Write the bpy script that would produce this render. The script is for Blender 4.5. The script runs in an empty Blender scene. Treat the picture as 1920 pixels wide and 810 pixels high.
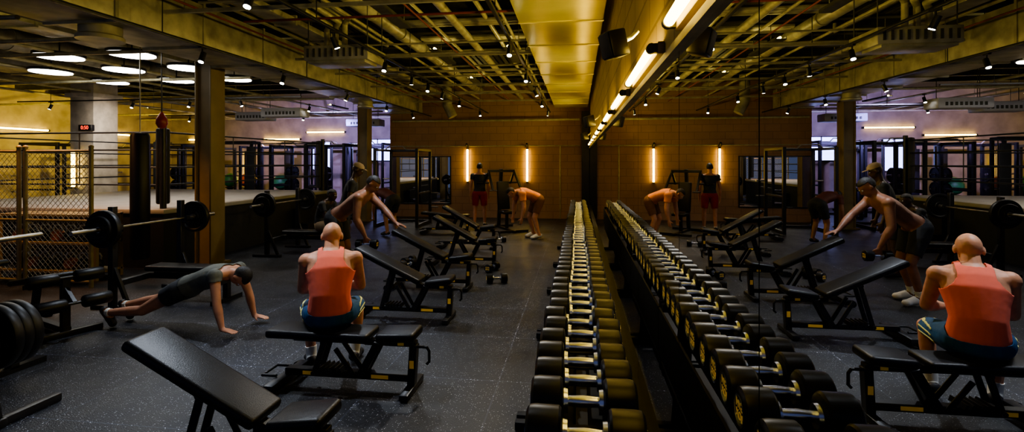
import bpy, bmesh, math, random
import numpy as np
from mathutils import Vector as V, Matrix, Euler
random.seed(3)
S=bpy.context.scene; C=S.collection
R=math.radians

# ------------------------------------------------------------ materials
def mat(name,col,rough=.5,metal=0.,noise=0.,nscale=8.,emit=None,es=0.,bump=0.,bscale=60.,spec=.5,sss=0.):
    m=bpy.data.materials.new(name); m.use_nodes=True; nt=m.node_tree; p=nt.nodes['Principled BSDF']
    p.inputs['Base Color'].default_value=(*col,1); p.inputs['Roughness'].default_value=rough
    p.inputs['Metallic'].default_value=metal; p.inputs['Specular IOR Level'].default_value=spec
    if sss: p.inputs['Subsurface Weight'].default_value=sss; p.inputs['Subsurface Radius'].default_value=(.02,.008,.004)
    tc=nt.nodes.new('ShaderNodeTexCoord')
    if noise:
        n=nt.nodes.new('ShaderNodeTexNoise'); n.inputs['Scale'].default_value=nscale; n.inputs['Detail'].default_value=5
        nt.links.new(tc.outputs['Object'],n.inputs['Vector'])
        r=nt.nodes.new('ShaderNodeValToRGB')
        r.color_ramp.elements[0].position=.3; r.color_ramp.elements[1].position=.7
        r.color_ramp.elements[0].color=(*[max(0,c*(1-noise)) for c in col],1)
        r.color_ramp.elements[1].color=(*[min(1,c*(1+noise)) for c in col],1)
        nt.links.new(n.outputs['Fac'],r.inputs['Fac']); nt.links.new(r.outputs['Color'],p.inputs['Base Color'])
    if bump:
        n2=nt.nodes.new('ShaderNodeTexNoise'); n2.inputs['Scale'].default_value=bscale
        nt.links.new(tc.outputs['Object'],n2.inputs['Vector'])
        bp=nt.nodes.new('ShaderNodeBump'); bp.inputs['Strength'].default_value=bump; bp.inputs['Distance'].default_value=.01
        nt.links.new(n2.outputs['Fac'],bp.inputs['Height']); nt.links.new(bp.outputs['Normal'],p.inputs['Normal'])
    if emit: p.inputs['Emission Color'].default_value=(*emit,1); p.inputs['Emission Strength'].default_value=es
    return m

def brick_mat(name,c1,c2,mortar,axis,bw=.45,bh=.225,rough=.75,ms=.010):
    m=bpy.data.materials.new(name); m.use_nodes=True; nt=m.node_tree; p=nt.nodes['Principled BSDF']
    tc=nt.nodes.new('ShaderNodeTexCoord'); sp=nt.nodes.new('ShaderNodeSeparateXYZ'); cb=nt.nodes.new('ShaderNodeCombineXYZ')
    nt.links.new(tc.outputs['Object'],sp.inputs[0])
    nt.links.new(sp.outputs['X' if axis=='x' else 'Y'],cb.inputs['X']); nt.links.new(sp.outputs['Z'],cb.inputs['Y'])
    b=nt.nodes.new('ShaderNodeTexBrick'); b.inputs['Scale'].default_value=1
    b.inputs['Brick Width'].default_value=bw; b.inputs['Row Height'].default_value=bh; b.inputs['Mortar Size'].default_value=ms
    b.inputs['Color1'].default_value=(*c1,1); b.inputs['Color2'].default_value=(*c2,1); b.inputs['Mortar'].default_value=(*mortar,1)
    nt.links.new(cb.outputs[0],b.inputs['Vector'])
    n=nt.nodes.new('ShaderNodeTexNoise'); n.inputs['Scale'].default_value=3; n.inputs['Detail'].default_value=6
    nt.links.new(tc.outputs['Object'],n.inputs['Vector'])
    mx=nt.nodes.new('ShaderNodeMixRGB'); mx.blend_type='MULTIPLY'; mx.inputs['Fac'].default_value=.35
    nt.links.new(b.outputs['Color'],mx.inputs[1]); nt.links.new(n.outputs['Fac'],mx.inputs[2])
    nt.links.new(mx.outputs[0],p.inputs['Base Color']); p.inputs['Roughness'].default_value=rough
    bp=nt.nodes.new('ShaderNodeBump'); bp.inputs['Strength'].default_value=.3; bp.inputs['Distance'].default_value=.006; bp.invert=True
    nt.links.new(b.outputs['Fac'],bp.inputs['Height']); nt.links.new(bp.outputs['Normal'],p.inputs['Normal'])
    return m

def floor_mat():
    m=bpy.data.materials.new('rubber_floor'); m.use_nodes=True; nt=m.node_tree; p=nt.nodes['Principled BSDF']
    tc=nt.nodes.new('ShaderNodeTexCoord')
    base=(.0095,.0112,.0165,1)
    vo=nt.nodes.new('ShaderNodeTexVoronoi'); vo.inputs['Scale'].default_value=65
    nt.links.new(tc.outputs['Object'],vo.inputs['Vector'])
    r=nt.nodes.new('ShaderNodeValToRGB'); r.color_ramp.elements[0].position=.17; r.color_ramp.elements[0].color=(.32,.33,.38,1)
    r.color_ramp.elements[1].position=.27; r.color_ramp.elements[1].color=base
    nt.links.new(vo.outputs['Distance'],r.inputs['Fac'])
    r2=nt.nodes.new('ShaderNodeValToRGB'); r2.color_ramp.elements[0].position=.50; r2.color_ramp.elements[1].position=.52
    sx=nt.nodes.new('ShaderNodeSeparateXYZ'); nt.links.new(vo.outputs['Color'],sx.inputs[0]); nt.links.new(sx.outputs['X'],r2.inputs['Fac'])
    mf=nt.nodes.new('ShaderNodeMixRGB'); mf.inputs[1].default_value=base
    nt.links.new(r2.outputs['Color'],mf.inputs['Fac']); nt.links.new(r.outputs['Color'],mf.inputs[2])
    b=nt.nodes.new('ShaderNodeTexBrick'); b.offset=0; b.inputs['Scale'].default_value=1; b.inputs['Brick Width'].default_value=1.
    b.inputs['Row Height'].default_value=1.; b.inputs['Mortar Size'].default_value=.006
    b.inputs['Color1'].default_value=(1.2,1.2,1.2,1); b.inputs['Color2'].default_value=(.65,.66,.7,1); b.inputs['Mortar'].default_value=(3.8,3.8,4.1,1)
    nt.links.new(tc.outputs['Object'],b.inputs['Vector'])
    n=nt.nodes.new('ShaderNodeTexNoise'); n.inputs['Scale'].default_value=1.6; n.inputs['Detail'].default_value=9; n.inputs['Roughness'].default_value=.65
    nt.links.new(tc.outputs['Object'],n.inputs['Vector'])
    mx=nt.nodes.new('ShaderNodeMixRGB'); mx.blend_type='MULTIPLY'; mx.inputs['Fac'].default_value=1
    nt.links.new(mf.outputs[0],mx.inputs[1]); nt.links.new(b.outputs['Color'],mx.inputs[2])
    r3=nt.nodes.new('ShaderNodeValToRGB'); r3.color_ramp.elements[0].position=.35; r3.color_ramp.elements[0].color=(.6,.6,.6,1)
    r3.color_ramp.elements[1].position=.65; r3.color_ramp.elements[1].color=(1.35,1.35,1.35,1)
    nt.links.new(n.outputs['Fac'],r3.inputs['Fac'])
    m2=nt.nodes.new('ShaderNodeMixRGB'); m2.blend_type='MULTIPLY'; m2.inputs['Fac'].default_value=1
    nt.links.new(mx.outputs[0],m2.inputs[1]); nt.links.new(r3.outputs[0],m2.inputs[2])
    nt.links.new(m2.outputs[0],p.inputs['Base Color'])
    mr=nt.nodes.new('ShaderNodeMapRange'); mr.inputs['From Min'].default_value=.3; mr.inputs['From Max'].default_value=.7
    mr.inputs['To Min'].default_value=.34; mr.inputs['To Max'].default_value=.54
    nt.links.new(n.outputs['Fac'],mr.inputs['Value']); nt.links.new(mr.outputs[0],p.inputs['Roughness'])
    n3=nt.nodes.new('ShaderNodeTexNoise'); n3.inputs['Scale'].default_value=110; n3.inputs['Detail'].default_value=3
    nt.links.new(tc.outputs['Object'],n3.inputs['Vector'])
    bp=nt.nodes.new('ShaderNodeBump'); bp.inputs['Strength'].default_value=.9; bp.inputs['Distance'].default_value=.005
    nt.links.new(n3.outputs['Fac'],bp.inputs['Height']); nt.links.new(bp.outputs['Normal'],p.inputs['Normal'])
    return m

WARM=(1.,.80,.24)
M={}
M['floor']=floor_mat()
M['black']=mat('powder_coat',(.010,.010,.012),.38,noise=.3)
M['satin']=mat('rack_black',(.007,.007,.009),.6,noise=.3,spec=.25)
M['pad']=mat('leatherette',(.005,.005,.007),.40,bump=.15,bscale=200,noise=.2,spec=.35)
M['rubber']=mat('rubber',(.008,.008,.009),.45,noise=.3,nscale=20,spec=.4)
M['urethane']=mat('urethane_head',(.0065,.0068,.0085),.36,noise=.3,nscale=20,spec=.28)
M['chrome']=mat('chrome',(.60,.66,.85),.26,1,noise=.06)
M['steel']=mat('worn_steel',(.45,.42,.36),.35,1,noise=.25)
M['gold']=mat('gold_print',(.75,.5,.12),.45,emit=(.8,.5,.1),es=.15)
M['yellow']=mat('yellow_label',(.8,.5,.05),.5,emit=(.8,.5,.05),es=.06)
M['galv']=mat('galvanised',(.82,.74,.26),.32,.75,noise=.10,nscale=2,bump=.08,bscale=3)  # yellow in the base colour stands in for warm light on the duct
M['galvd']=mat('galvanised_dull',(.37,.345,.24),.42,.25,noise=.35,nscale=5)  # olive tint carries the warm ceiling light in the colour
M['pipe']=mat('pipe_metal',(.43,.40,.26),.38,.3,noise=.25)
M['redpipe']=mat('red_pipe',(.20,.04,.025),.5,noise=.15)
M['dark']=mat('dark_steel',(.052,.05,.038),.6,noise=.4)
M['ceil']=mat('deck',(.05,.048,.036),.7,noise=.5,nscale=3)
M['conc']=mat('concrete',(.60,.55,.48),.8,noise=.2,nscale=5,bump=.2)
M['plaster']=mat('plaster',(.40,.34,.27),.8,noise=.25,nscale=2)
M['column']=mat('column_paint',(.21,.155,.07),.5,noise=.15,nscale=3)
M['mirror']=mat('mirror_glass',(.84,.84,.84),.0,1)
M['tube']=mat('warm_tube',(1,.8,.4),.3,emit=(1.,.66,.11),es=26)
M['tubew']=mat('warm_tube_up',(1,.8,.4),.3,emit=WARM,es=16)  # glow of the added uplight troughs
M['disc']=mat('led_disc',(1,1,1),.4,emit=(1,.95,.85),es=14)
M['lens']=mat('spot_lens',(1,1,1),.3,emit=(1,.95,.85),es=40)
M['red']=mat('red_leather',(.30,.03,.02),.35,noise=.1)
M['redled']=mat('red_led',(.8,.02,.01),.4,emit=(1,.06,.02),es=3)
M['canvas']=mat('ring_canvas',(.34,.32,.30),.7,noise=.12,nscale=2)
M['apron']=mat('ring_apron',(.010,.012,.018),.6,noise=.2)
M['window']=mat('window_glow',(.4,.5,.9),.3,emit=(.38,.45,1.),es=7)
M['wire']=mat('wire',(.52,.47,.34),.5,.2,noise=.1)
M['fpost']=mat('fence_tube',(.26,.21,.10),.5,.2,noise=.25)
M['acw']=mat('painted_unit',(.42,.43,.48),.45,noise=.06)
M['skinA']=mat('skin_light',(.56,.27,.155),.56,noise=.18,nscale=14,sss=.08,bump=.12,bscale=45)
M['skinB']=mat('skin_tan',(.52,.25,.15),.55,noise=.15,nscale=12,sss=.06,bump=.1,bscale=45)
M['skinC']=mat('skin_brown',(.27,.12,.07),.5,noise=.18,nscale=12,sss=.04,bump=.1,bscale=45)
M['skinD']=mat('skin_dark',(.07,.035,.022),.42,noise=.15,nscale=12)
M['coral']=mat('coral_fabric',(.93,.19,.12),.85,noise=.05,nscale=9,bump=.25,bscale=14)
M['blue']=mat('blue_fabric',(.012,.085,.22),.7,noise=.2,nscale=9,bump=.4,bscale=16)
M['stripe']=mat('cream_stripe',(.80,.76,.28),.7)
M['blackcloth']=mat('black_fabric',(.014,.016,.022),.75,noise=.2,bump=.3,bscale=18)
M['grey']=mat('slate_fabric',(.12,.125,.105),.8,noise=.25,bump=.4,bscale=16)
M['dgrey']=mat('charcoal_fabric',(.03,.034,.042),.8,noise=.25,bump=.3,bscale=18)
M['maroon']=mat('crimson_fabric',(.30,.015,.03),.7,noise=.15)
M['dred']=mat('rust_fabric',(.10,.025,.018),.7,noise=.15)
M['orange']=mat('orange_fabric',(.78,.28,.09),.7,noise=.12,bump=.2,bscale=20)
M['beige']=mat('beige_fabric',(.32,.23,.13),.75,noise=.1)
M['brownc']=mat('brown_fabric',(.16,.07,.03),.75,noise=.1)
M['hair']=mat('dark_hair',(.012,.009,.007),.6,bump=.4,bscale=150)
M['sock']=mat('white_cotton',(.75,.74,.70),.8)
M['shoe']=mat('dark_shoe',(.02,.02,.025),.5)
M['shoew']=mat('white_shoe',(.75,.74,.72),.5)
M['eye']=mat('eye_white',(.8,.78,.75),.2)
M['orng']=mat('orange_rubber',(.55,.14,.03),.5,noise=.2)
M['green']=mat('green_rubber',(.02,.16,.05),.5,noise=.2)
M['backw']=brick_mat('block_back',(.47,.28,.17),(.42,.25,.15),(.32,.19,.12),'x')
M['rightw']=brick_mat('block_side',(.62,.48,.20),(.55,.42,.17),(.38,.28,.12),'y')

# ------------------------------------------------------------ mesh building
class B:
    def __init__(s): s.bm=bmesh.new()
    def _add(s,t,Mx,mi):
        bmesh.ops.transform(t,matrix=Mx,verts=t.verts)
        for f in t.faces: f.material_index=mi; f.smooth=True
        me=bpy.data.meshes.new('tmp'); t.to_mesh(me); t.free(); s.bm.from_mesh(me); bpy.data.meshes.remove(me)
    def box(s,c,size,rot=(0,0,0),bev=0,mi=0,seg=2):
        t=bmesh.new(); bmesh.ops.create_cube(t,size=1); bmesh.ops.transform(t,matrix=Matrix.Diagonal((*size,1)),verts=t.verts)
        if bev: bmesh.ops.bevel(t,geom=t.edges[:],offset=bev,segments=seg,affect='EDGES',profile=.5)
        s._add(t,Matrix.Translation(c)@Euler(rot).to_matrix().to_4x4(),mi); return s
    def bar(s,p,q,w,h=None,mi=0,bev=.004,up=(0,0,1)):
        p=V(p);q=V(q);d=q-p;L=d.length;h=h or w
        x=d.normalized(); u=V(up)
        if abs(x.dot(u))>.98: u=V((0,1,0))
        y=u.cross(x).normalized(); z=x.cross(y)
        t=bmesh.new(); bmesh.ops.create_cube(t,size=1); bmesh.ops.transform(t,matrix=Matrix.Diagonal((L,w,h,1)),verts=t.verts)
        if bev: bmesh.ops.bevel(t,geom=t.edges[:],offset=bev,segments=1,affect='EDGES')
        m=Matrix((x,y,z)).transposed().to_4x4(); s._add(t,Matrix.Translation((p+q)/2)@m,mi); return s
    def cyl(s,p,q,r,r2=None,seg=16,mi=0):
        p=V(p);q=V(q);d=q-p
        t=bmesh.new(); bmesh.ops.create_cone(t,cap_ends=True,segments=seg,radius1=r,radius2=r if r2 is None else r2,depth=d.length)
        s._add(t,Matrix.Translation((p+q)/2)@V((0,0,1)).rotation_difference(d.normalized()).to_matrix().to_4x4(),mi); return s
    def sph(s,c,r,rot=None,seg=16,mi=0):
        if not hasattr(r,'__len__'): r=(r,r,r)
        t=bmesh.new(); bmesh.ops.create_uvsphere(t,u_segments=seg,v_segments=max(6,seg//2),radius=1)
        m=(rot.to_4x4() if rot else Matrix.Identity(4))
        s._add(t,Matrix.Translation(c)@m@Matrix.Diagonal((*r,1)),mi); return s
    def cap(s,p,q,r1,r2,seg=14):
        s.sph(p,r1,seg=seg); s.sph(q,r2,seg=seg); s.cyl(p,q,r1,r2,seg=seg); return s
    def tube(s,pts,r,seg=10,mi=0):
        for a,b in zip(pts,pts[1:]): s.cyl(a,b,r,seg=seg,mi=mi)
        for a in pts[1:-1]: s.sph(a,r,seg=seg,mi=mi)
        return s
    def lathe(s,prof,p,d,seg=28,mi=0,closed=False):
        t=bmesh.new(); rings=[]
        for (r,h) in prof:
            rings.append([t.verts.new((r*math.cos(2*math.pi*i/seg),r*math.sin(2*math.pi*i/seg),h)) for i in range(seg)])
        n=len(rings)
        for k in range(n if closed else n-1):
            a=rings[k];b=rings[(k+1)%n]
            for i in range(seg): t.faces.new((a[i],a[(i+1)%seg],b[(i+1)%seg],b[i]))
        if not closed:
            t.faces.new(rings[0][::-1]); t.faces.new(rings[-1])
        bmesh.ops.recalc_face_normals(t,faces=t.faces)
        s._add(t,Matrix.Translation(p)@V((0,0,1)).rotation_difference(V(d).normalized()).to_matrix().to_4x4(),mi); return s
    def loft(s,secs,seg=20):
        t=bmesh.new(); rings=[]
        for c,sd,fr,a,b in secs:
            rings.append([t.verts.new(V(c)+V(sd)*a*math.cos(2*math.pi*i/seg)+V(fr)*b*math.sin(2*math.pi*i/seg)) for i in range(seg)])
        for a,b in zip(rings,rings[1:]):
            for i in range(seg): t.faces.new((a[i],a[(i+1)%seg],b[(i+1)%seg],b[i]))
        t.faces.new(rings[0][::-1]); t.faces.new(rings[-1]); bmesh.ops.recalc_face_normals(t,faces=t.faces)
        s._add(t,Matrix.Identity(4),0); return s
    def done(s,name,mats,parent=None,label=None,cat=None,kind=None,group=None,loc=None,rotz=0,flat=False):
        me=bpy.data.meshes.new(name); s.bm.to_mesh(me); s.bm.free()
        if not isinstance(mats,(list,tuple)): mats=[mats]
        for m in mats: me.materials.append(M[m] if isinstance(m,str) else m)
        me.set_sharp_from_angle(angle=R(38))
        o=bpy.data.objects.new(name,me); C.objects.link(o)
        if parent: o.parent=parent
        if loc: o.location=loc
        if rotz: o.rotation_euler=(0,0,rotz)
        tag(o,label,cat,kind,group); return o
def tag(o,label=None,cat=None,kind=None,group=None):
    if label:o['label']=label
    if cat:o['category']=cat
    if kind:o['kind']=kind
    if group:o['group']=group
def thing(name,label,cat,loc=(0,0,0),rotz=0,group=None):
    o=bpy.data.objects.new(name,None); o.empty_display_size=.1; C.objects.link(o); o.location=loc; o.rotation_euler=(0,0,rotz)
    tag(o,label,cat,None,group); return o
def dup(root,loc,rotz=None,scale=None,label=None,rot=None):
    def cp(o,par):
        n=o.copy(); C.objects.link(n)
        if par: n.parent=par
        for ch in list(o.children): cp(ch,n)
        return n
    n=cp(root,None); n.location=loc
    if rotz is not None: n.rotation_euler=(0,0,rotz)
    if rot is not None: n.rotation_euler=rot
    if scale is not None: n.scale=scale if hasattr(scale,'__len__') else (scale,)*3
    if label: n['label']=label
    return n
def text_mesh(txt,size,ext=.001):
    cu=bpy.data.curves.new('txt','FONT'); cu.body=txt; cu.size=size; cu.extrude=ext; cu.align_x='CENTER'; cu.align_y='CENTER'
    o=bpy.data.objects.new('txt',cu); C.objects.link(o); bpy.context.view_layer.update()
    me=bpy.data.meshes.new_from_object(o.evaluated_get(bpy.context.evaluated_depsgraph_get()))
    bpy.data.objects.remove(o); return me
def text_obj(name,me,m,loc,rot,parent):
    me=me.copy(); me.materials.clear(); me.materials.append(M[m]); o=bpy.data.objects.new(name,me); C.objects.link(o)
    o.location=loc; o.rotation_euler=rot; o.parent=parent; return o

# ------------------------------------------------------------ room shell
def struct(name,c,size,m,label,bev=0):
    return B().box(c,size,bev=bev).done(name,m,kind='structure',label=label)
struct('floor',(-9.5,9.2,-.05),(19.2,22.8,.1),'floor','black rubber gym floor tiles with pale flecks')
struct('ceiling',(-9.5,9.2,4.65),(19.2,22.8,.1),'ceil','dark metal deck ceiling above exposed services')
struct('wall_right',(.12,9.2,2.3),(.2,22.8,4.6),'rightw','painted block wall lit warm yellow above the mirrors')
struct('wall_back',(-3.24,16.1,2.3),(6.48,1.0,4.6),'backw','brown concrete block end wall')
struct('wall_far',(-12.8,20.7,2.3),(12.6,.2,4.6),'plaster','pale plaster wall beyond the boxing ring')
struct('wall_left',(-19.1,9.2,2.3),(.2,22.8,4.6),'plaster','pale plaster side wall with warm tubes')
B().box((-6.55,18.6,2.3),(.14,4.0,4.6)).done('wall_side','plaster',kind='structure',label='return wall beside the block wall')
struct('baseboard_right',(.01,7.9,.24),(.02,15.4,.44),'satin','black panel below the mirrors')
struct('trim_1',(-.012,7.9,.465),(.05,15.4,.03),'satin','dark rail under the mirrors')
struct('trim_2',(-.003,7.8,2.215),(.034,15.2,.03),'galvd','yellow lit ledge capping the mirrors')
struct('trim_3',(-.12,15.45,1.7),(.22,.2,3.3),'black','black corner post beside the mirror run')
# mirror panels
ys=[.15,1.05,1.84,3.05]+[3.05+1.22*i for i in range(1,11)]
for a,b in zip(ys,ys[1:]+[15.3]):
    if b-a<.1: continue
    B().box((.009,(a+b)/2,1.34),(.014,b-a-.006,1.72)).done('wall_mirror','mirror',label='frameless wall mirror panel above the dumbbell rack',cat='mirror',group='mirror panels along the block wall')
# back wall mirror
r=thing('wall_mirror','black framed mirror mounted on the block wall','mirror',(-5.45,15.58,0))
B().box((0,0,1.2),(2.0,.02,1.5)).done('glass','mirror',r)
f=B()
for z in (.44,1.96): f.box((0,0,z),(2.06,.05,.03))
for x in (-1.015,1.015): f.box((x,0,1.2),(.03,.05,1.55))
f.done('frame','black',r)
# window
def window(nm,x,z,w_,h_):
    w=thing(nm,'small bright blue window in the far wall',None,(x,20.58,z)); w['kind']='structure'
    B().box((0,0,0),(w_,.02,h_)).done('pane','window',w)
    f=B()
    for zz in (-h_/2-.02,h_/2+.02): f.box((0,-.01,zz),(w_+.1,.06,.05))
    for xx in (-w_/2-.02,0,w_/2+.02): f.box((xx,-.01,0),(.04,.06,h_+.08))
    f.done('frame','black',w)
window('window_1',-9.0,2.3,1.4,.9); window('window_2',-11.6,2.05,.8,1.2)

# columns
for (x,y,h) in ((-6.76,7.9,4.6),(-6.8,14.35,4.6)):
    b=B(); 
    for sx in (-.14,.14): b.box((x+sx,y,h/2),(.03,.34,h),bev=.003)
    b.box((x,y,h/2),(.27,.26,h))
    b.box((x,y,.02),(.46,.46,.04))
    b.done('column','column',kind='structure',label='brown painted steel column by the boxing ring')
b=B().box((-13.25,11.7,2.3),(.7,.7,4.6),bev=.02); b.box((-13.25,11.7,3.55),(.85,.85,.1))
b.done('column','conc',kind='structure',label='square concrete column behind the boxing ring')

# ------------------------------------------------------------ lights: discs
t=thing('disc_light','round flat white ceiling light over the boxing ring','lamp',(-7.8,7.4,3.6),group='round lights over the ring')
B().cyl((0,0,.0),(0,0,.05),.36,seg=40).done('housing','black',t)
B().cyl((0,0,-.012),(0,0,-.002),.335,seg=40).done('diffuser','disc',t)
B().cyl((0,0,.05),(0,0,1.0),.012).done('rod','black',t)
for x in (-7.8,-9.2,-10.85):
    for y in (7.4,8.62,9.9):
        if (x,y) in ((-7.8,7.4),(-10.85,7.4)): continue
        dup(t,(x,y,3.6))
# tube lights on right wall
def tubelight(L,name,label,m='tube'):
    t=thing(name,label,'lamp')
    B().box((.028,0,0),(.03,L,.055),bev=.005).done('housing','column',t)
    B().cyl((-.012,-L/2+.04,0),(-.012,L/2-.04,0),.019,seg=12).done('tube',m,t)
    for s in (-1,1): B().cyl((-.012,s*(L/2-.04),0),(-.012,s*(L/2-.01),0),.023,seg=12).box((.01,s*(L/2-.02),0),(.03,.03,.04)).done('end_cap','black',t)
    return t
t=tubelight(1.05,'tube_light','bare warm fluorescent tube on the block wall above the mirror')
t['group']='tubes above the mirrors'; t.location=(-.025,1.33,2.30)
for i in range(1,10): dup(t,(-.025,1.33+1.42*i,2.30))
# vertical tubes
def vt(loc,L,rotz,label,sc=1.):
    t=thing('tube_light',label,'lamp',loc,rotz,'upright warm tubes')
    t.scale=(sc,sc,1)
    B().box((0,.028,0),(.06,.03,L),bev=.005).done('housing','column',t)
    B().cyl((0,-.012,-L/2+.04),(0,-.012,L/2-.04),.03,seg=12).done('tube','tube',t)
    for s in (-1,1): B().cyl((0,-.012,s*(L/2-.04)),(0,-.012,s*L/2),.034,seg=12).box((0,.01,s*(L/2-.02)),(.04,.04,.03)).done('end_cap','black',t)
    return t
vt((-1.94,15.557,1.68),1.1,0,'upright warm tube on the block end wall')
vt((-3.87,15.557,1.68),1.1,0,'upright warm tube on the block end wall')
vt((-13.42,11.29,1.60),1.0,0,'upright warm tube on the concrete column',1.4)
vt((-15.2,20.53,1.5),1.5,0,'upright warm tube on the pale far wall',1.6)
for i,(x,y,z,rz) in enumerate(((-18.957,14.3,2.9,R(180)),(-18.957,17.5,2.9,R(180)),(-17.2,20.557,2.8,R(90)),(-13.5,20.557,2.8,R(90)),(-11.4,20.557,3.1,R(90)))):
    n=dup(t,(x,y,z),rz,(1,1.8,1.5),'horizontal warm tube high on the pale wall'); n['group']='tubes on the pale walls'
for x in (-1.94,-3.87):
    B().cyl((x,15.52,2.28),(x,15.42,2.36),.035).sph((x,15.52,2.30),.03).box((x,15.57,2.3),(.05,.07,.05)).done('wall_spotlight','black',label='small black spotlight over an upright tube',cat='lamp')

# track spots
def spot_template():
    t=thing('track_spotlight','small black cylinder spotlight hanging from a ceiling track','lamp',(-1.2,6.1,3.3),group='track spotlights')
    b=B().cyl((0,0,0),(0,0,-.06),.010,seg=8); b.box((0,0,.005),(.035,.10,.03)); b.done('stem','black',t)
    h=B().cyl((0,.024,-.06),(0,-.024,-.17),.034,seg=16); h.cyl((0,-.024,-.17),(0,-.029,-.182),.038,seg=16); h.done('head','black',t)
    B().cyl((0,-.0295,-.1825),(0,-.031,-.186),.029,seg=16).done('lens','lens',t); return t
st=spot_template()
spots=[(-1.2,y,3.3) for y in (8.1,9.9,11.8,14.1)]+[(-3.15,y,3.3) for y in (3.9,5.4,6.9,8.1,9.0,10.0,11.5,14.0)]+[(-5.0,y,3.22) for y in (3.2,5.6,7.3,9.5,11.6,13.5)]
spots+=[(-7.6,12.6,3.35),(-8.6,11.2,3.35),(-10.0,11.2,3.35),(-11.6,11.2,3.35),(-9.0,14.7,3.3),(-11.0,14.7,3.3),(-13,14.7,3.3),(-14.0,11.2,3.35)]
for i,s in enumerate(spots): dup(st,s,random.uniform(0,6.28) if i%2 else 0)
def lamp(kind,loc,power,col,size=.05,angle=110,blend=.6,target=None,name='spot_lamp'):
    l=bpy.data.lights.new(name,kind); l.energy=power; l.color=col
    if kind=='SPOT': l.spot_size=R(angle); l.spot_blend=blend; l.shadow_soft_size=size
    if kind=='POINT': l.shadow_soft_size=size
    o=bpy.data.objects.new(name,l); C.objects.link(o); o.location=loc
    if target: o.rotation_euler=(V(target)-V(loc)).to_track_quat('-Z','Y').to_euler()
    return o
cool=(.80,.88,1.); neu=(1,.95,.86)
for (x,y,z,tx,ty,p,c) in ((-1.2,6.1,3.07,-1.4,4.3,200,neu),(-3.15,3.9,3.07,-2.4,3.4,225,cool),(-3.15,6.9,3.07,-2.8,6.2,190,cool),(-5.0,5.6,3.0,-4.8,4.9,200,cool),
    (-3.15,9.0,3.07,-3.2,9.0,150,neu),(-1.2,9.9,3.07,-1.0,9.3,120,neu),(-5.0,9.5,3.0,-5.4,9.0,100,neu),(-3.15,14.0,3.07,-2.8,13.2,120,neu),
    (-1.2,11.8,3.07,-1.3,11.6,210,(1,.7,.35)),(-1.2,2.6,3.2,-.9,2.0,80,cool)):
    lamp('SPOT',(x,y,z),p,c,.04,100,.9,(tx,ty,0))
dup(st,(-1.2,2.6,3.3),0)  # head for an added cool lamp that whitens the dumbbell rack
# added spots that brighten and tint the pale walls and concrete column
for loc,tg,p,c in (((-11.0,14.7,3.05),(-11.5,20.6,1.9),850,(.55,.42,1.)),((-9.0,14.7,3.05),(-8.0,20.6,2.2),1000,(.38,.36,1.)),((-14.0,14.7,3.05),(-19,16.5,2.6),700,(1,.72,.10)),
    ((-14.0,11.2,3.1),(-19,12.5,2.8),750,(1,.72,.10)),((-13,14.7,3.05),(-15.5,20.6,2.),300,(1,.72,.30)),((-11.6,11.2,3.1),(-13.2,11.7,2.3),90,(1,.85,.7))):
    lamp('SPOT',loc,p,c,.05,95,.9,tg)
for y in (2.4,5.2,8.0,10.9,13.7):  # added fill spots by the tubes, throwing warm light onto ceiling and ducts
    lamp('SPOT',(-.09,y,2.38),105,WARM,.06,130,.8,(-4.2,y+.3,4.4))

def along_y(name,x,z,y0,y1,w,h,m,label,cat):
    return B().box((x,(y0+y1)/2,z),(w,y1-y0,h),bev=.003).done(name,m,label=label,cat=cat)
for x,z in ((-1.2,3.325),(-3.15,3.325),(-5.0,3.245)):
    tr=along_y('lighting_track',x,z,1.0,15.3,.04,.03,'black','black ceiling lighting track','track')
    for y in range(2,15,3): B().cyl((x,y,z+.015),(x,y,4.6),.006,seg=6).done('hanger_rod','black',tr)
for y,z,x0,x1 in ((11.2,3.375,-15,-7),(14.7,3.325,-14.5,-7)):
    tr=B().box(((x0+x1)/2,y,z),(x1-x0,.04,.03)).done('lighting_track','black',label='black ceiling lighting track over the ring area',cat='track')
    for x in (-14,-11,-8): B().cyl((x,y,z+.01),(x,y,4.6),.006,seg=6).done('hanger_rod','black',tr)

# ------------------------------------------------------------ ceiling services
def duct(name,x0,x1,z0,z1,y0,y1,m,label,step=1.25,fl=.03):
    t=thing(name,label,'duct',(0,0,0))
    B().box(((x0+x1)/2,(y0+y1)/2,(z0+z1)/2),(x1-x0,y1-y0,z1-z0),bev=.01).done('casing',m,t)
    y=y0+step/2
    while y<y1:
        B().box(((x0+x1)/2,y,(z0+z1)/2),(x1-x0+2*fl*.5,.04,z1-z0+2*fl)).done('flange',m,t); y+=step
    y=y0+1
    while y<y1:
        for x in (x0+.05,x1-.05): B().cyl((x,y,z1-.02),(x,y,4.6),.007,seg=6).done('hanger_rod','dark',t)
        y+=2.5
    return t
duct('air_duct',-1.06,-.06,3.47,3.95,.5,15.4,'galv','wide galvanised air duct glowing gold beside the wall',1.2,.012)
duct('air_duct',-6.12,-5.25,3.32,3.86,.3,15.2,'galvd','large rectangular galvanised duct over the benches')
duct('air_duct',-8.8,-8.22,3.8,4.08,1,10.1,'galvd','flat galvanised duct above the ring',1.5)
duct('cable_tray',-4.6,-4.3,3.75,3.83,1,13.9,'galvd','metal cable tray under the deck',1.0,.03)
duct('air_duct',-12.6,-11.8,3.72,4.08,1,10.1,'galvd','flat galvanised duct above the ring',1.5)
def pipe(pts,r,m='pipe',label='galvanised conduit pipe under the ceiling',seg=10,name='ceiling_pipe'):
    b=B().tube(pts,r,seg)
    return b.done(name,m,label=label,cat='pipe')
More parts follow.
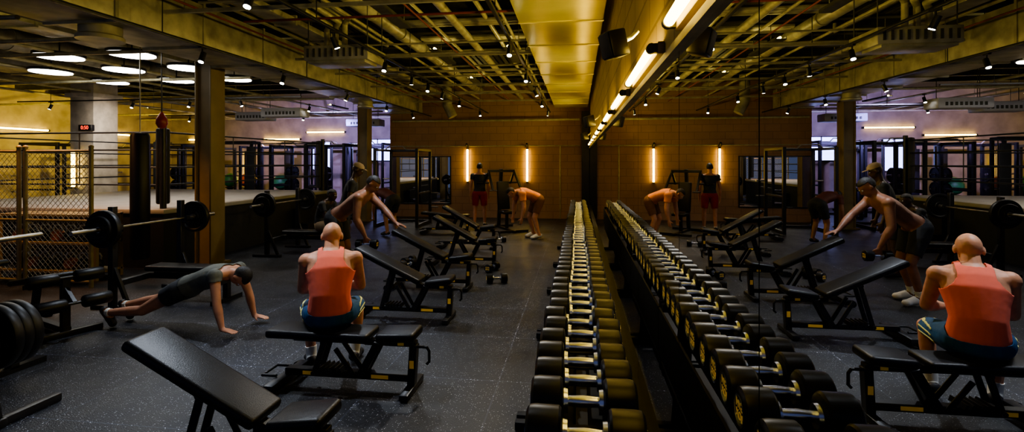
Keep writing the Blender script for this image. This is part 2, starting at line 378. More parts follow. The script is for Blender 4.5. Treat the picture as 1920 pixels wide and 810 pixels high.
def spiral(x,z,r,y0,y1):
    t=thing('spiral_duct','round spiral metal duct under the deck','duct',(x,0,z))
    B().cyl((0,y0,0),(0,y1,0),r,seg=28).done('casing','galvd',t)
    y=y0+.4
    while y<y1: B().cyl((0,y-.02,0),(0,y+.02,0),r+.014,seg=28).done('collar','galvd',t); y+=1.2
    for y in (y0+1,(y0+y1)/2,y1-1): B().cyl((0,y,r-.01),(0,y,4.6-z),.007,seg=6).done('hanger_rod','dark',t)
spiral(-10.25,3.95,.2,1,10.1); spiral(-3.4,4.02,.11,.6,15.3); spiral(-7.15,3.95,.17,1,6.3)
pipe([(-2.1,.5,3.8),(-2.1,15.4,3.8)],.06,label='thick metal pipe running the length of the ceiling')
pipe([(-1.75,.5,4.0),(-1.75,15.4,4.0)],.035)
pipe([(-2.6,.5,3.95),(-2.6,15.4,3.95)],.025)
pipe([(-1.35,.5,3.75),(-1.35,15.4,3.75)],.022); pipe([(-3.35,.5,3.72),(-3.35,15.4,3.72)],.022)
pipe([(-3.8,.5,3.9),(-3.8,5.4,3.9),(-3.6,5.6,3.8)],.045)
pipe([(-3.95,.5,4.0),(-3.95,9,4.0),(-3.95,9,4.14)],.03)
pipe([(-5.1,.5,4.02),(-5.1,15.3,4.02)],.05); pipe([(-4.95,.5,3.85),(-4.95,15.3,3.85)],.03); pipe([(-2.25,.5,3.98),(-2.25,15.3,3.98)],.03)
pipe([(-6.35,.5,3.5),(-6.35,15.2,3.5)],.04); pipe([(-6.45,.5,3.7),(-6.45,7.6,3.7)],.03)
pipe([(-2.35,.5,3.62),(-2.35,15.4,3.62)],.012,'redpipe','thin red sprinkler pipe')
pipe([(-4.8,.5,3.6),(-4.8,15.4,3.6)],.014,'redpipe','thin red sprinkler pipe')
for y in (2.9,4.2,5.3,6.1,7.6,8.3,9.5,10.6,11.8,13.0):
    pipe([(-4.8,y,3.68),(-1.1,y,3.68)],.016,'redpipe' if int(y)==6 else 'pipe','thin branch pipe crossing the ceiling')
for y,z in ((3.3,3.98),(4.6,3.92),(5.9,4.08),(7.4,3.95),(8.7,4.03),(9.9,4.05),(12.1,3.97),(14.3,4.05)):
    duct('cable_tray',-3.2,-1.2,z,z+.05,y,y+.28,'galvd','perforated metal tray crossing the ceiling',.14,.008)
# fabric/perforated ceiling rafts that close the view of the deck between joists
for i,(x,y,w_,l_) in enumerate(((-2.3,4.6,1.5,1.6),(-4.0,7.6,1.2,1.7),(-2.2,10.8,1.5,1.6),(-7.4,4.6,.9,1.7),(-9.6,7.6,.9,1.8),(-11.2,5.4,.9,2.0),(-4.1,12.6,1.2,1.6))):
    g=B()
    for k in range(12): g.box((x-w_/2+w_*(k+.5)/12,y,4.12),(w_/12*.62,l_,.012))
    for k in (-1,0,1): g.box((x,y+k*l_*.47,4.135),(w_,.04,.03))
    g.done('ceiling_mesh','dark',label='slatted metal mesh panel under the joists',cat='panel')
pipe([(-16,10.4,3.95),(-6.3,10.4,3.95)],.2,'galvd','round spiral duct crossing over the ring',24,'spiral_duct')
pipe([(-6.3,15.35,3.1),(-.3,15.35,3.1)],.035,label='pipe running across the block end wall')
pipe([(-6.3,15.58,2.3),(-.3,15.58,2.3)],.018,label='thin conduit across the block end wall')
pipe([(-.9,15.58,2.3),(-.9,15.58,0)],.018,label='thin conduit down the block end wall')
for x in (-7.05,-9,-10.4,-11.2,-13,-14.6): pipe([(x,1.5,3.6+random.random()*.08),(x,19.5,3.6+random.random()*.08)],.03)
for y in (3.4,4.2,5.0,6.0,6.8,9.2,12.6,16.0,18.0): pipe([(-18,y,3.5),(-6.9,y,3.5)],.03)
for i in range(15):
    y=1.5+1.05*i
    b=B().box((-9.45,y,4.18),(18.9,.14,.02)).box((-9.45,y,4.48),(18.9,.14,.02)).box((-9.45,y,4.33),(18.9,.02,.3))
    b.done('ceiling_beam','dark',kind='structure',label='dark steel joist crossing under the deck')
for y in (2.2,3.7,5.2,7.9,9.3,11.0,12.4,14.0):
    B().box((-3.1,y,3.55),(4.1,.04,.04)).cyl((-1.3,y,3.55),(-1.3,y,4.6),.006,seg=6).cyl((-4.9,y,3.55),(-4.9,y,4.6),.006,seg=6).done('support_bracket','galvd',label='metal strut carrying pipes below the ceiling',cat='bracket')
# added uplights: invented troughs that brighten the ceiling
u=thing('uplight_trough','dark trough with a warm tube shining at the ceiling','lamp',(-2.85,3.2,3.75),group='ceiling uplight troughs')
B().box((0,0,0),(.16,1.3,.015)).box((-.075,0,.02),(.01,1.3,.04)).box((.075,0,.02),(.01,1.3,.04)).done('trough','dark',u)
B().cyl((0,-.6,.035),(0,.6,.035),.02,seg=10).done('tube','tubew',u)
for s in (-.4,.4): B().cyl((.07,s,.0),(.07,s,.84),.006,seg=6).done('hanger_rod','dark',u)
for x,y in ((-2.85,6.3),(-2.85,9.0),(-2.85,12.0),(-1.55,5),(-1.55,9),(-1.55,13),(-6.65,4.3),(-6.6,9.4),(-6.6,12.7),(-9.6,5.8),(-9.7,12.0),(-13.6,7.5),(-12,16.8),(-16,16.8),(-8.9,16.8),(-11.4,4.),(-7.7,5.6)): dup(u,(x,y,3.75))
for x,y,r,z in ((-5.68,4.9,.2,3.32),(-5.68,11.9,.18,3.32)):
    B().lathe([(r,0),(r,-.10),(r*1.12,-.12),(r*1.12,-.16),(r*.8,-.16)],(x,y,z),(0,0,1)).done('duct_outlet','galvd',label='round galvanised outlet collar under the duct',cat='vent')
pipe([(-4.25,14.5,4.6),(-4.25,14.5,3.5),(-4.18,14.5,3.35),(-4.08,14.5,3.15)],.14,'galvd','curved round duct elbow pointing down',20,'duct_elbow')
fc=thing('fan_coil_unit','boxy metal fan coil unit hanging from the ceiling','air conditioner',(-3.72,6.85,3.2))
B().box((0,0,.13),(.95,.65,.21),bev=.012).box((.0,-.1,.01),(.85,.42,.04),bev=.005).done('casing','galvd',fc)
for i in range(10): B().box((-.41+i*.09,-.327,.13),(.03,.02,.12)).done('grille_slot','dark',fc)
for i,x in enumerate((.0,.14,.28)):
    B().tube([(x-.3,0,.2),(x-.3,0,.52+.05*i),(x-.2,-.1,.57+.05*i),(x-.2,-.8,.59+.05*i)],.04).done('insulated_pipe','pipe',fc)
for x in (-.44,.44):
    for y in (-.26,.26): B().cyl((x,y,.2),(x,y,1.40),.007,seg=6).done('hanger_rod','dark',fc)
for x,y,l in ((-8.3,12.6,1.15),(-7.6,16.2,1.2),(-9.8,13.5,1.0)):
    a=thing('air_conditioner','pale ceiling air conditioner hanging from rods','air conditioner',(x,y,3.0))
    B().box((0,0,.13),(l,.5,.24),bev=.03).done('casing','acw',a)
    for i in range(9): B().box((-.4+i*.1,-.252,.11),(.05,.02,.08)).done('grille_slot','dark',a)
    for xx in (-.45,.45): B().cyl((xx,0,.24),(xx,0,1.6),.008,seg=6).done('hanger_rod','dark',a)
for i,(y,s) in enumerate(((2.34,.82),(7.0,1.05),(11.5,1.1))):
    sp=thing('wall_speaker','black box loudspeaker bracketed to the block wall','speaker',(-.18,y,2.345-.07*s+.02*i))
    sp.rotation_euler=(0,R(-14),R(25)); sp.scale=(s,s,s)
    B().box((0,0,.07),(.11,.13,.15),bev=.012).done('cabinet','black',sp)
    B().box((-.058,0,.07),(.006,.11,.13),bev=.002).done('grille','dark',sp)
    B().tube([(.04,0,.07),(.12,0,.09),(.17,0,.12)],.012).done('bracket','pipe',sp)

# ------------------------------------------------------------ dumbbells & racks
RX=-.345
def dumbbell_template(label):
    t=thing('dumbbell',label,'dumbbell',(RX,1.4,.97),group='dumbbells on the rack')
    B().lathe([(.014,-.07),(.016,-.04),(.0185,0),(.016,.04),(.014,.07)],(0,0,0),(1,0,0),20).done('handle','chrome',t)
    for s in (-1,1):
        B().lathe([(.028,.060),(.04,.062),(.066,.066),(.072,.073),(.0725,.14),(.070,.156),(.060,.164),(.05,.165),(.048,.161),(.012,.161)],(0,0,0),(s,0,0),32).done('head','urethane',t)
        B().lathe([(.020,.048),(.036,.049),(.038,.063),(.020,.065)],(0,0,0),(s,0,0),24).done('collar','chrome',t)
        B().lathe([(.043,.1605),(.049,.1605),(.049,.1655),(.043,.1655)],(0,0,0),(s,0,0),28,closed=True).done('end_ring','chrome',t)
    return t
db=dumbbell_template('round black rubber dumbbell with chrome handle on the rack')
tm1=text_mesh('GYM',.034); tm2=text_mesh('BOX',.034)
for s,rz in ((1,R(90)),(-1,R(-90))):
    text_obj('lettering',tm1,'gold',(s*.1622,0,.015),(R(90),0,rz),db); text_obj('lettering',tm2,'gold',(s*.1622,0,-.016),(R(90),0,rz),db)
def rack_unit():
    t=thing('dumbbell_rack','black steel dumbbell rack standing along the mirror','rack',(RX,-.1,0),group='dumbbell racks along the mirrors')
    f=B()
    for y in (.04,1.66):
        f.box((-.06,y,.04),(.74,.06,.06),bev=.008)
        f.bar((.06,y,.05),(.0,y,.90),.06,.08)
        f.bar((-.15,y,.86),(.17,y,.86),.05,.05); f.bar((-.20,y,.45),(.17,y,.45),.05,.05)
    f.bar((.0,.0,.86),(.0,1.7,.86),.05,.05)
    f.done('frame','satin',t)
    for x in (-.10,.10): B().box((x,.85,.872),(.05,1.70,.03),bev=.006).done('shelf_rail','satin',t)
    B().box((.0,.85,.845),(.28,1.70,.012)).done('shelf','satin',t)
    B().box((.18,.85,.70),(.012,1.70,.30)).done('back_panel','satin',t)
    B().box((-.0,.85,.475),(.34,1.60,.02),bev=.004).done('lower_shelf','satin',t)
    for x in (-.17,.17): B().box((x,.85,.49),(.02,1.62,.05),bev=.003).done('lower_lip','satin',t)
    for i in range(10):
        c=B()
        for x in (-.10,.10):
            c.box((x,.09+i*.168,.889),(.05,.11,.008))
            for s in (-1,1): c.box((x,.09+i*.168+s*.05,.896),(.05,.02,.025),rot=(s*R(30),0,0))
        c.box((0,.09+i*.168,.887),(.22,.03,.006))
        c.done('cradle','satin',t)
    return t
rk=rack_unit(); k=0
for u_ in range(6):
    y0=-.1+1.72*u_
    if u_: dup(rk,(RX,y0,0))
    for i in range(10):
        y=y0+.09+i*.168
        if y<1.25: continue
        sc=1.08-.20*max(0,(y-2)/8)
        jig=random.uniform(-.010,.010)
        if k==0: db.location=(RX,y,.968)
        else: dup(db,(RX+jig,y,.90+.068*sc+.004),random.uniform(-.03,.03),sc)
        k+=1
for (x,y,rz) in ((-1.75,8.0,1.2),(-1.55,7.25,.3),(-2.1,10.9,.3),(-3.2,8.05,1.),(-3.3,8.35,1.3)):
    n=dup(db,(x,y,.07),rz,.95,'round black rubber dumbbell resting on the floor'); n['group']='dumbbells on the floor'

# ------------------------------------------------------------ adjustable benches
def bench(loc,ang,label,rotz=0,pad='pad'):
    t=thing('weight_bench',label,'bench',loc,rotz,'adjustable weight benches')
    f=B()
    f.bar((-.55,0,.11),(.5,0,.11),.07,.055)
    f.box((-.55,0,.055),(.08,.52,.07),bev=.01)
    f.box((.5,0,.03),(.07,.40,.05),bev=.01)
    f.bar((.5,0,.04),(.52,0,.37),.06,.07)
    f.bar((.10,-.07,.12),(.24,-.05,.38),.022,.06); f.bar((.10,.07,.12),(.24,.05,.38),.022,.06)
    f.bar((.12,0,.375),(.54,0,.375),.06,.045)
    a=R(ang); hx,hz=.2,.405
    L=.40; px,pz=hx-math.cos(a)*L,hz+math.sin(a)*L-.03
    f.bar((hx,0,hz-.03),(hx-math.cos(a)*.68,0,hz+math.sin(a)*.68-.03),.06,.035)
    for s in (-.06,.06):
        f.bar((-.28,s,.13),(px,s,pz),.018,.045)
        f.bar((.05,s*1.2,.13),(-.1,s*1.2,.13+(.2 if ang<10 else .26)),.014,.04)
    f.bar((.1,0,.12),(.22,0,.38),.05,.05)
    f.cyl((-.28,-.09,.13),(-.28,.09,.13),.018); f.cyl((px,-.09,pz),(px,.09,pz),.018)
    for i in range(5): f.box((-.02+i*.04-.2,0,.155),(.015,.15,.04),rot=(0,R(-20),0))
    f.done('frame','black',t)
    for s in (-.25,.25): B().cyl((-.60,s-.02,.04),(-.60,s+.02,.04),.04,seg=20).done('wheel','rubber',t)
    B().tube([(.55,-.03,.36),(.63,-.03,.36),(.65,-.03,.33),(.65,-.03,.25),(.63,-.03,.23)],.011).done('adjustment_lever','black',t)
    B().tube([(-.58,-.1,.1),(-.7,-.1,.1),(-.7,.1,.1),(-.58,.1,.1)],.012).done('handle','black',t)
    cx,cz=hx-math.cos(a)*.44,hz+math.sin(a)*.44+.028*math.cos(a)
    B().box((cx,0,cz),(.85,.27,.065),rot=(0,a,0),bev=.026,seg=4).done('back_pad',pad,t)
    ts=R(-8) if ang>10 else R(-3)
    B().box((.40,0,.445),(.31,.26,.07),rot=(0,ts,0),bev=.028,seg=4).done('seat_pad',pad,t)
    for c,sz in (((.51,-.037,.22),(.035,.003,.06)),((.25,-.0365,.11),(.14,.003,.028)),((-.35,-.0365,.11),(.09,.003,.028)),((.42,-.0315,.375),(.05,.003,.025))): B().box(c,sz).done('warning_label','yellow',t)
    return t
bench((-2.2,2.46,0),27,'black adjustable bench with raised backrest beside the dumbbell rack')
bench((-2.15,3.74,0),0,'black flat bench carrying the seated man')
bench((-2.31,5.48,0),25,'black adjustable bench with raised backrest')
bench((-2.4,6.85,0),26,'black adjustable bench with raised backrest by a leaning man')
bench((-2.3,8.45,0),28,'black adjustable bench with raised backrest')
bench((-2.6,10.1,0),30,'black adjustable bench with warm light on its backrest')
bench((-3.6,12.1,0),5,'black flat bench by the end wall')

# ------------------------------------------------------------ plates, barbells
def plate_t(rad,th,label,m='rubber'):
    t=thing('weight_plate',label,'weight plate',(0,0,0),group='weight plates')
    h=th/2
    B().lathe([(.027,-h*.7),(.07,-h*.7),(.075,-h*.45),(rad-.05,-h*.45),(rad-.035,-h),(rad-.006,-h),(rad,-h*.7),(rad,h*.7),(rad-.006,h),(rad-.035,h),(rad-.05,h*.45),(.075,h*.45),(.07,h*.7),(.027,h*.7)],(0,0,0),(0,1,0),40,closed=True).done('disc',m,t)
    B().lathe([(.0265,-h*.72),(.036,-h*.72),(.036,h*.72),(.0265,h*.72)],(0,0,0),(0,1,0),24,closed=True).done('hub','steel',t)
    return t
P45=plate_t(.225,.06,'large black rubber plate on a barbell'); P45.location=(-5.92,5.2,1.0)
P30=plate_t(.16,.04,'small black rubber plate on a barbell'); P30.location=(-5.92,5.13,1.0)
def barbell(loc,label):
    t=thing('barbell',label,'barbell',loc)
    B().cyl((0,-.65,0),(0,.65,0),.0145,seg=16).done('shaft','steel',t)
    for s in (-1,1): B().cyl((0,s*.65,0),(0,s*1.08,0),.0255,seg=20).cyl((0,s*.645,0),(0,s*.665,0),.036,seg=20).done('sleeve','steel',t)
    return t
def press_station(x,y,label,pl=2,first=False):
    t=thing('bench_press',label,'bench',(x,y,0))
    f=B()
    for s in (-.52,.52):
        f.bar((-.02,s,.03),(-.02,s,1.25),.07,.07); f.box((-.02,s,.025),(.55,.08,.05),bev=.008)
        f.box((.05,s,.955),(.10,.05,.03)); f.box((.09,s,.99),(.02,.05,.08))
        f.bar((.2,s,.04),(.0,s,.5),.04,.05)
    f.bar((-.02,-.52,.3),(-.02,.52,.3),.07,.07)
    f.bar((.0,0,.3),(1.15,0,.3),.07,.07); f.bar((1.1,0,.03),(1.1,0,.35),.07,.07); f.box((1.1,0,.025),(.07,.5,.05)); f.bar((.1,0,.3),(.1,0,.38),.06,.06); f.bar((1.0,0,.3),(1.0,0,.38),.06,.06)
    f.done('frame','black',t)
    B().box((.62,0,.41),(1.2,.28,.075),bev=.03,seg=4).done('pad','pad',t)
    bx=x+.045; bz=1.0
    barbell((bx,y,bz),'steel barbell loaded with black plates on a bench press' if pl else 'empty steel barbell resting on a bench press')
    if not pl: return t
    for s in (-1,1):
        d=.70
        for k in range(pl):
            yy=y+s*(d+.062*k)
            if first and s==-1 and k==0: P45.location=(bx,yy,bz); continue
            dup(P45,(bx,yy,bz))
        yy=y+s*(d+.062*pl-.008)
        if first and s==-1: P30.location=(bx,yy,bz)
        else: dup(P30,(bx,yy,bz))
    return t
press_station(-5.96,5.85,'black bench press station beside the chain link cage',1,True)
press_station(-6.15,9.15,'black bench press station beside the ring',1)
press_station(-6.25,3.62,'black bench press station with an empty barbell',0)
def roller_bench(loc,rotz):
    t=thing('ab_bench','black decline bench with foam leg rollers','bench',loc,rotz)
    f=B()
    f.box((0,-.5,.03),(.6,.07,.06),bev=.01); f.box((0,.55,.03),(.5,.07,.06),bev=.01)
    f.bar((0,-.5,.06),(0,.55,.06),.07,.06); f.bar((0,-.45,.04),(0,-.45,.6),.07,.07); f.bar((0,.3,.06),(0,.2,.42),.06,.06)
    f.bar((0,-.45,.55),(0,.5,.38),.06,.05)
    f.cyl((-.32,-.48,.60),(.32,-.48,.60),.014); f.cyl((-.3,-.66,.36),(.3,-.66,.36),.014); f.bar((0,-.45,.5),(0,-.66,.36),.04,.04)
    f.done('frame','black',t)
    B().box((0,.12,.52),(.30,.85,.07),rot=(R(-10),0,0),bev=.028,seg=4).done('pad','pad',t)
    for s in (-1,1):
        for (yy,zz) in ((-.48,.60),(-.66,.36)):
            B().lathe([(.02,-.12),(.055,-.12),(.065,-.105),(.065,.105),(.055,.12),(.02,.12)],(s*.19,yy,zz),(1,0,0),24).done('roller','pad',t)
    return t
roller_bench((-6.05,4.62,0),R(70))
px_=-4.58
pt=thing('plate_tree','black steel plate tree loaded with large rubber plates','rack',(px_,2.85,0))
f=B(); f.box((0,0,.03),(.75,.07,.06),bev=.01); f.box((.33,0,.03),(.07,.8,.06),bev=.01); f.box((-.33,0,.03),(.07,.8,.06),bev=.01)
f.bar((-.3,0,.05),(-.05,0,1.15),.07,.07); f.bar((.3,0,.05),(.05,0,1.15),.07,.07); f.bar((-.1,0,1.1),(.1,0,1.1),.07,.07); f.bar((-.2,0,.55),(.2,0,.55),.06,.06)
for (x,z) in ((.2,.58),(-.2,.55),(0,1.05)): f.cyl((x,-.30,z),(x,.30,z),.024)
f.done('frame','black',pt)
for k in range(3): dup(P45,(px_+.2,2.85-.075-.062*k,.58),None,None,'large black rubber plate stored on a plate tree')
for k in range(3): dup(P45,(px_+.2,2.85+.075+.062*k,.58),None,None,'large black rubber plate stored on a plate tree')
def press_machine(loc,rotz,label):
    t=thing('chest_press_machine',label,'gym machine',loc,rotz)
    f=B()
    f.box((0,0,.03),(1.3,.08,.06),bev=.01); f.box((-.6,0,.03),(.08,.9,.06)); f.box((.55,0,.03),(.08,.8,.06))
    f.bar((-.5,0,.05),(-.3,0,1.6),.08,.08); f.bar((.1,0,.05),(.1,0,.45),.07,.07); f.bar((-.3,-.38,1.55),(-.3,.38,1.55),.07,.07)
    for s in (-.4,.4): f.bar((-.3,s*.9,1.55),(.15,s,1.05),.05,.05); f.cyl((.15,s-.1,1.05),(.15,s+.1,1.05),.018); f.bar((-.3,s*.9,1.5),(-.65,s,1.2),.05,.05); f.cyl((-.62,s*.6,1.22),(-.62,s*1.5,1.22),.024)
    f.done('frame','black',t)
    B().box((.12,0,.48),(.38,.36,.08),bev=.03).done('seat','pad',t); B().box((-.16,0,.9),(.09,.34,.75),rot=(0,R(-8),0),bev=.03).done('back_pad','pad',t)
    return t
press_machine((-2.25,12.9,0),R(-60),'black plate loaded chest press machine by the end wall')

# ------------------------------------------------------------ power racks & cable machines
def power_rack(loc,rotz=0,h=2.35,label='black power rack with pull-up bar and storage pegs'):
    t=thing('power_rack',label,'gym rack',loc,rotz,'power racks')
    f=B()
    for x in (-.6,.6):
        for y in (-.6,.6): f.bar((x,y,0),(x,y,h),.075,.075)
        f.bar((x,-.6,h-.04),(x,.6,h-.04),.075,.075); f.bar((x,-.6,.05),(x,.6,.05),.075,.075); f.bar((x,-.6,1.0),(x,.6,1.0),.04,.05)
    f.bar((-.6,.6,h-.04),(.6,.6,h-.04),.075,.075); f.bar((-.6,.6,.05),(.6,.6,.05),.075,.075)
    f.done('frame','black',t)
    B().tube([(-.6,-.6,h-.04),(-.3,-.6,h-.04),(-.2,-.6,h+.06),(.2,-.6,h+.06),(.3,-.6,h-.04),(.6,-.6,h-.04)],.018).done('pull_up_bar','steel',t)
    for s in (-1,1):
        for z in (.5,.95,1.4): B().cyl((s*.63,.6,z),(s*.85,.6,z),.022).done('storage_peg','steel',t)
    return t
pr=power_rack((-7.9,14.6,0))
for x,y,rz,h in ((-9.6,15.4,0,1),(-7.75,17.2,0,1.05),(-11.4,16.4,0,1),(-14.5,17.5,.1,1),(-16.6,15.5,R(90),1),(-13.6,15.0,0,1),(-5.3,13.6,0,.92),(-15.6,12.8,R(90),1),(-9.5,18.0,0,1.05)): dup(pr,(x,y,0),rz,(1,1,h))
for (x,y) in ((-7.9,14.6),(-9.6,15.4),(-11.4,16.4),(-13.6,15.0)):
    for s in (-1,1):
        for z in (.5,.95,1.4):
            n=dup(P45,(x+s*.72,y+.6,z),R(90),None,'large black rubber plate stored on a rack peg')
def cable_machine(loc,rotz,label='tall black cable machine with weight stack towers'):
    t=thing('cable_machine',label,'gym machine',loc,rotz,'cable machines')
    f=B()
    for x in (-.9,.9):
        for y in (-.18,.18): f.bar((x,y,0),(x,y,2.4),.07,.07)
        f.bar((x,-.2,2.38),(x,.2,2.38),.07,.07); f.box((x,0,.04),(.35,.7,.07))
    f.bar((-.9,0,2.38),(.9,0,2.38),.09,.10)
    f.done('frame','black',t)
    for x in (-.9,.9):
        g=B()
        for i in range(15): g.box((x,0,.16+i*.046),(.24,.20,.04),bev=.004)
        g.cyl((x,0,.08),(x,0,2.36),.012); g.done('weight_stack','rubber',t)
        B().box((x,-.22,1.3),(.26,.015,1.9),bev=.004).done('guard_panel','apron',t)
        B().tube([(x*.78,0,2.34),(x*.78,0,1.5)],.006,6).tube([(x*.78-.07,0,1.45),(x*.78,0,1.5),(x*.78+.07,0,1.45),(x*.78-.07,0,1.45)],.012,8).done('cable_handle','steel',t)
    return t
cm=cable_machine((-8.2,19.2,0),0)
for x,y,rz in ((-10.7,19.6,0),(-13.2,19.3,.0),(-16.8,18.8,.3),(-11.0,13.9,0)):
    dup(cm,(x,y,0),rz)
for i,(x,y,c) in enumerate(((-15.5,19.9,'green'),(-14.7,19.9,'orng'),(-12.0,18.2,'green'))):
    B().sph((x,y,.985),.3,seg=24).done('exercise_ball',c,label='glossy exercise ball on a storage stand',cat='exercise ball')
    B().lathe([(.32,0),(.34,.02),(.12,.06),(.1,.6),(.2,.66),(.2,.69),(.15,.69)],(x,y,0),(0,0,1)).done('ball_stand','black',label='black pedestal holding an exercise ball',cat='stand')

# ------------------------------------------------------------ boxing ring
rg=thing('boxing_ring','raised boxing ring with black apron, grey canvas and dark ropes','boxing ring',(-9.9,10.2,0))
hw,hl=2.7,2.8
B().box((0,0,.46),(2*hw-.1,2*hl-.1,.92)).done('apron','apron',rg)
B().box((0,0,.96),(2*hw,2*hl,.08),bev=.02).done('canvas','canvas',rg)
for sx in (-1,1):
    for sy in (-1,1):
        x,y=sx*(hw-.15),sy*(hl-.15)
        B().cyl((x,y,1.0),(x,y,2.42),.05).done('post','black',rg)
        B().box((x-sx*.08,y-sy*.08,1.72),(.20,.10,1.3),rot=(0,0,R(-45)*sx*sy),bev=.03).done('corner_pad','apron',rg)
for z in (1.4,1.7,2.0,2.3):
    x,y=hw-.17,hl-.17
    B().tube([(-x,-y,z),(x,-y,z),(x,y,z),(-x,y,z),(-x,-y,z)],.015,seg=8).done('rope','apron',rg)
for x in (-.9,.9):
    B().cyl((x,-hl+.17,1.4),(x,-hl+.17,2.3),.01).done('rope_spacer','black',rg); B().cyl((hw-.17,x,1.4),(hw-.17,x,2.3),.01).done('rope_spacer','black',rg)
B().box((-6.98,11.6,.15),(.3,.8,.3)).box((-7.1,11.6,.4),(.12,.8,.5)).done('ring_step','black',label='black wooden step against the boxing ring',cat='step')
hb=thing('punch_bag','tall black heavy bag hanging beside the ring corner','punching bag',(-7.25,7.0,0))
B().lathe([(.0,.25),(.11,.26),(.13,.30),(.135,1.2),(.13,2.2),(.11,2.25),(.0,2.26)],(0,0,0),(0,0,1),28).done('bag','pad',hb)
B().cyl((0,0,2.25),(0,0,2.5),.008,seg=6).cyl((0,0,2.5),(0,0,4.6),.01,seg=6).done('chain','steel',hb)
sb=thing('speed_ball','small red leather speed ball hanging on a swivel','punching bag',(-7.1,7.25,2.33))
B().lathe([(.0,0),(.05,.02),(.085,.09),(.08,.16),(.04,.24),(.015,.28)],(0,0,0),(0,0,1),20).done('ball','red',sb)
B().cyl((0,0,.28),(0,0,1.0),.01,seg=8).box((0,0,1.02),(.1,.1,.03)).cyl((0,0,1.02),(0,0,2.27),.008,seg=6).done('swivel','black',sb)
ck=thing('wall_timer','black digital timer with red digits on the column','clock',(-13.05,11.3,2.68))
B().box((0,0,0),(.38,.1,.16),bev=.01).done('case','black',ck)
text_obj('digits',text_mesh('0:50',.13,.002),'redled',(0,-.053,0),(R(90),0,0),ck)

# ------------------------------------------------------------ chain link cage
def fence(x0,x1,y,label,gate=False):
    t=thing('chain_link_fence',label,'fence',((x0+x1)/2,y,0)); w=(x1-x0)/2; h=1.98
    f=B()
    for s in (-1,1): f.cyl((s*(w-.025),0,0),(s*(w-.025),0,h+.03),.028,seg=14); f.sph((s*(w-.025),0,h+.03),.033,seg=12)
    for z in (.08,.95,h-.03): f.cyl((-w+.03,0,z),(w-.03,0,z),.02,seg=12)
    f.done('frame','fpost',t)
    m=B(); st=.085; W=2*w-.06; H=h-.14; n=int((W+H)/st)
    for i in range(n+1):
        c=-W/2+i*st
        for sg in (1,-1):
            xa=c; xb=c-H
            pa=[xa,0.];pb=[xb,H]
            if pa[0]>W/2: d=pa[0]-W/2; pa=[W/2,d]
            if pb[0]<-W/2: d=-W/2-pb[0]; pb=[-W/2,H-d]
            if pb[1]-pa[1]<.02: continue
            m.cyl((sg*pa[0],.003*sg,.08+pa[1]),(sg*pb[0],.003*sg,.08+pb[1]),.0036,seg=5)
    m.done('mesh','wire',t)
    return t
fence(-8.36,-7.22,6.2,'chain link cage panel with yellow tubular frame')
fence(-9.56,-8.42,6.2,'chain link cage panel with yellow tubular frame')
gr=thing('storage_rack','low steel shelf rack holding rubber weights behind the cage','rack',(-8.4,6.75,0))
f=B()
for x in (-.85,.85):
    for y in (-.2,.2): f.bar((x,y,0),(x,y,1.0),.05,.05)
for z in (.12,.55,.98): f.box((0,0,z),(1.75,.42,.03))
f.done('frame','column',gr)
for r_,z in enumerate((.135,.565)):
    for i in range(7):
        x=-9.1+i*.23
        k_=thing('kettlebell','rubber kettlebell on the storage rack','kettlebell',(x,6.72,z),random.random(),group='kettlebells on the storage rack')
        B().lathe([(.05,0),(.075,.015),(.095,.07),(.085,.13),(.05,.165),(.02,.17)],(0,0,0),(0,0,1),20).done('bell','orng' if (i+r_)%3==1 else 'rubber',k_)
        B().tube([(-.05,0,.14),(-.06,0,.2),(-.035,0,.245),(.035,0,.245),(.06,0,.2),(.05,0,.14)],.014).done('handle','steel',k_)

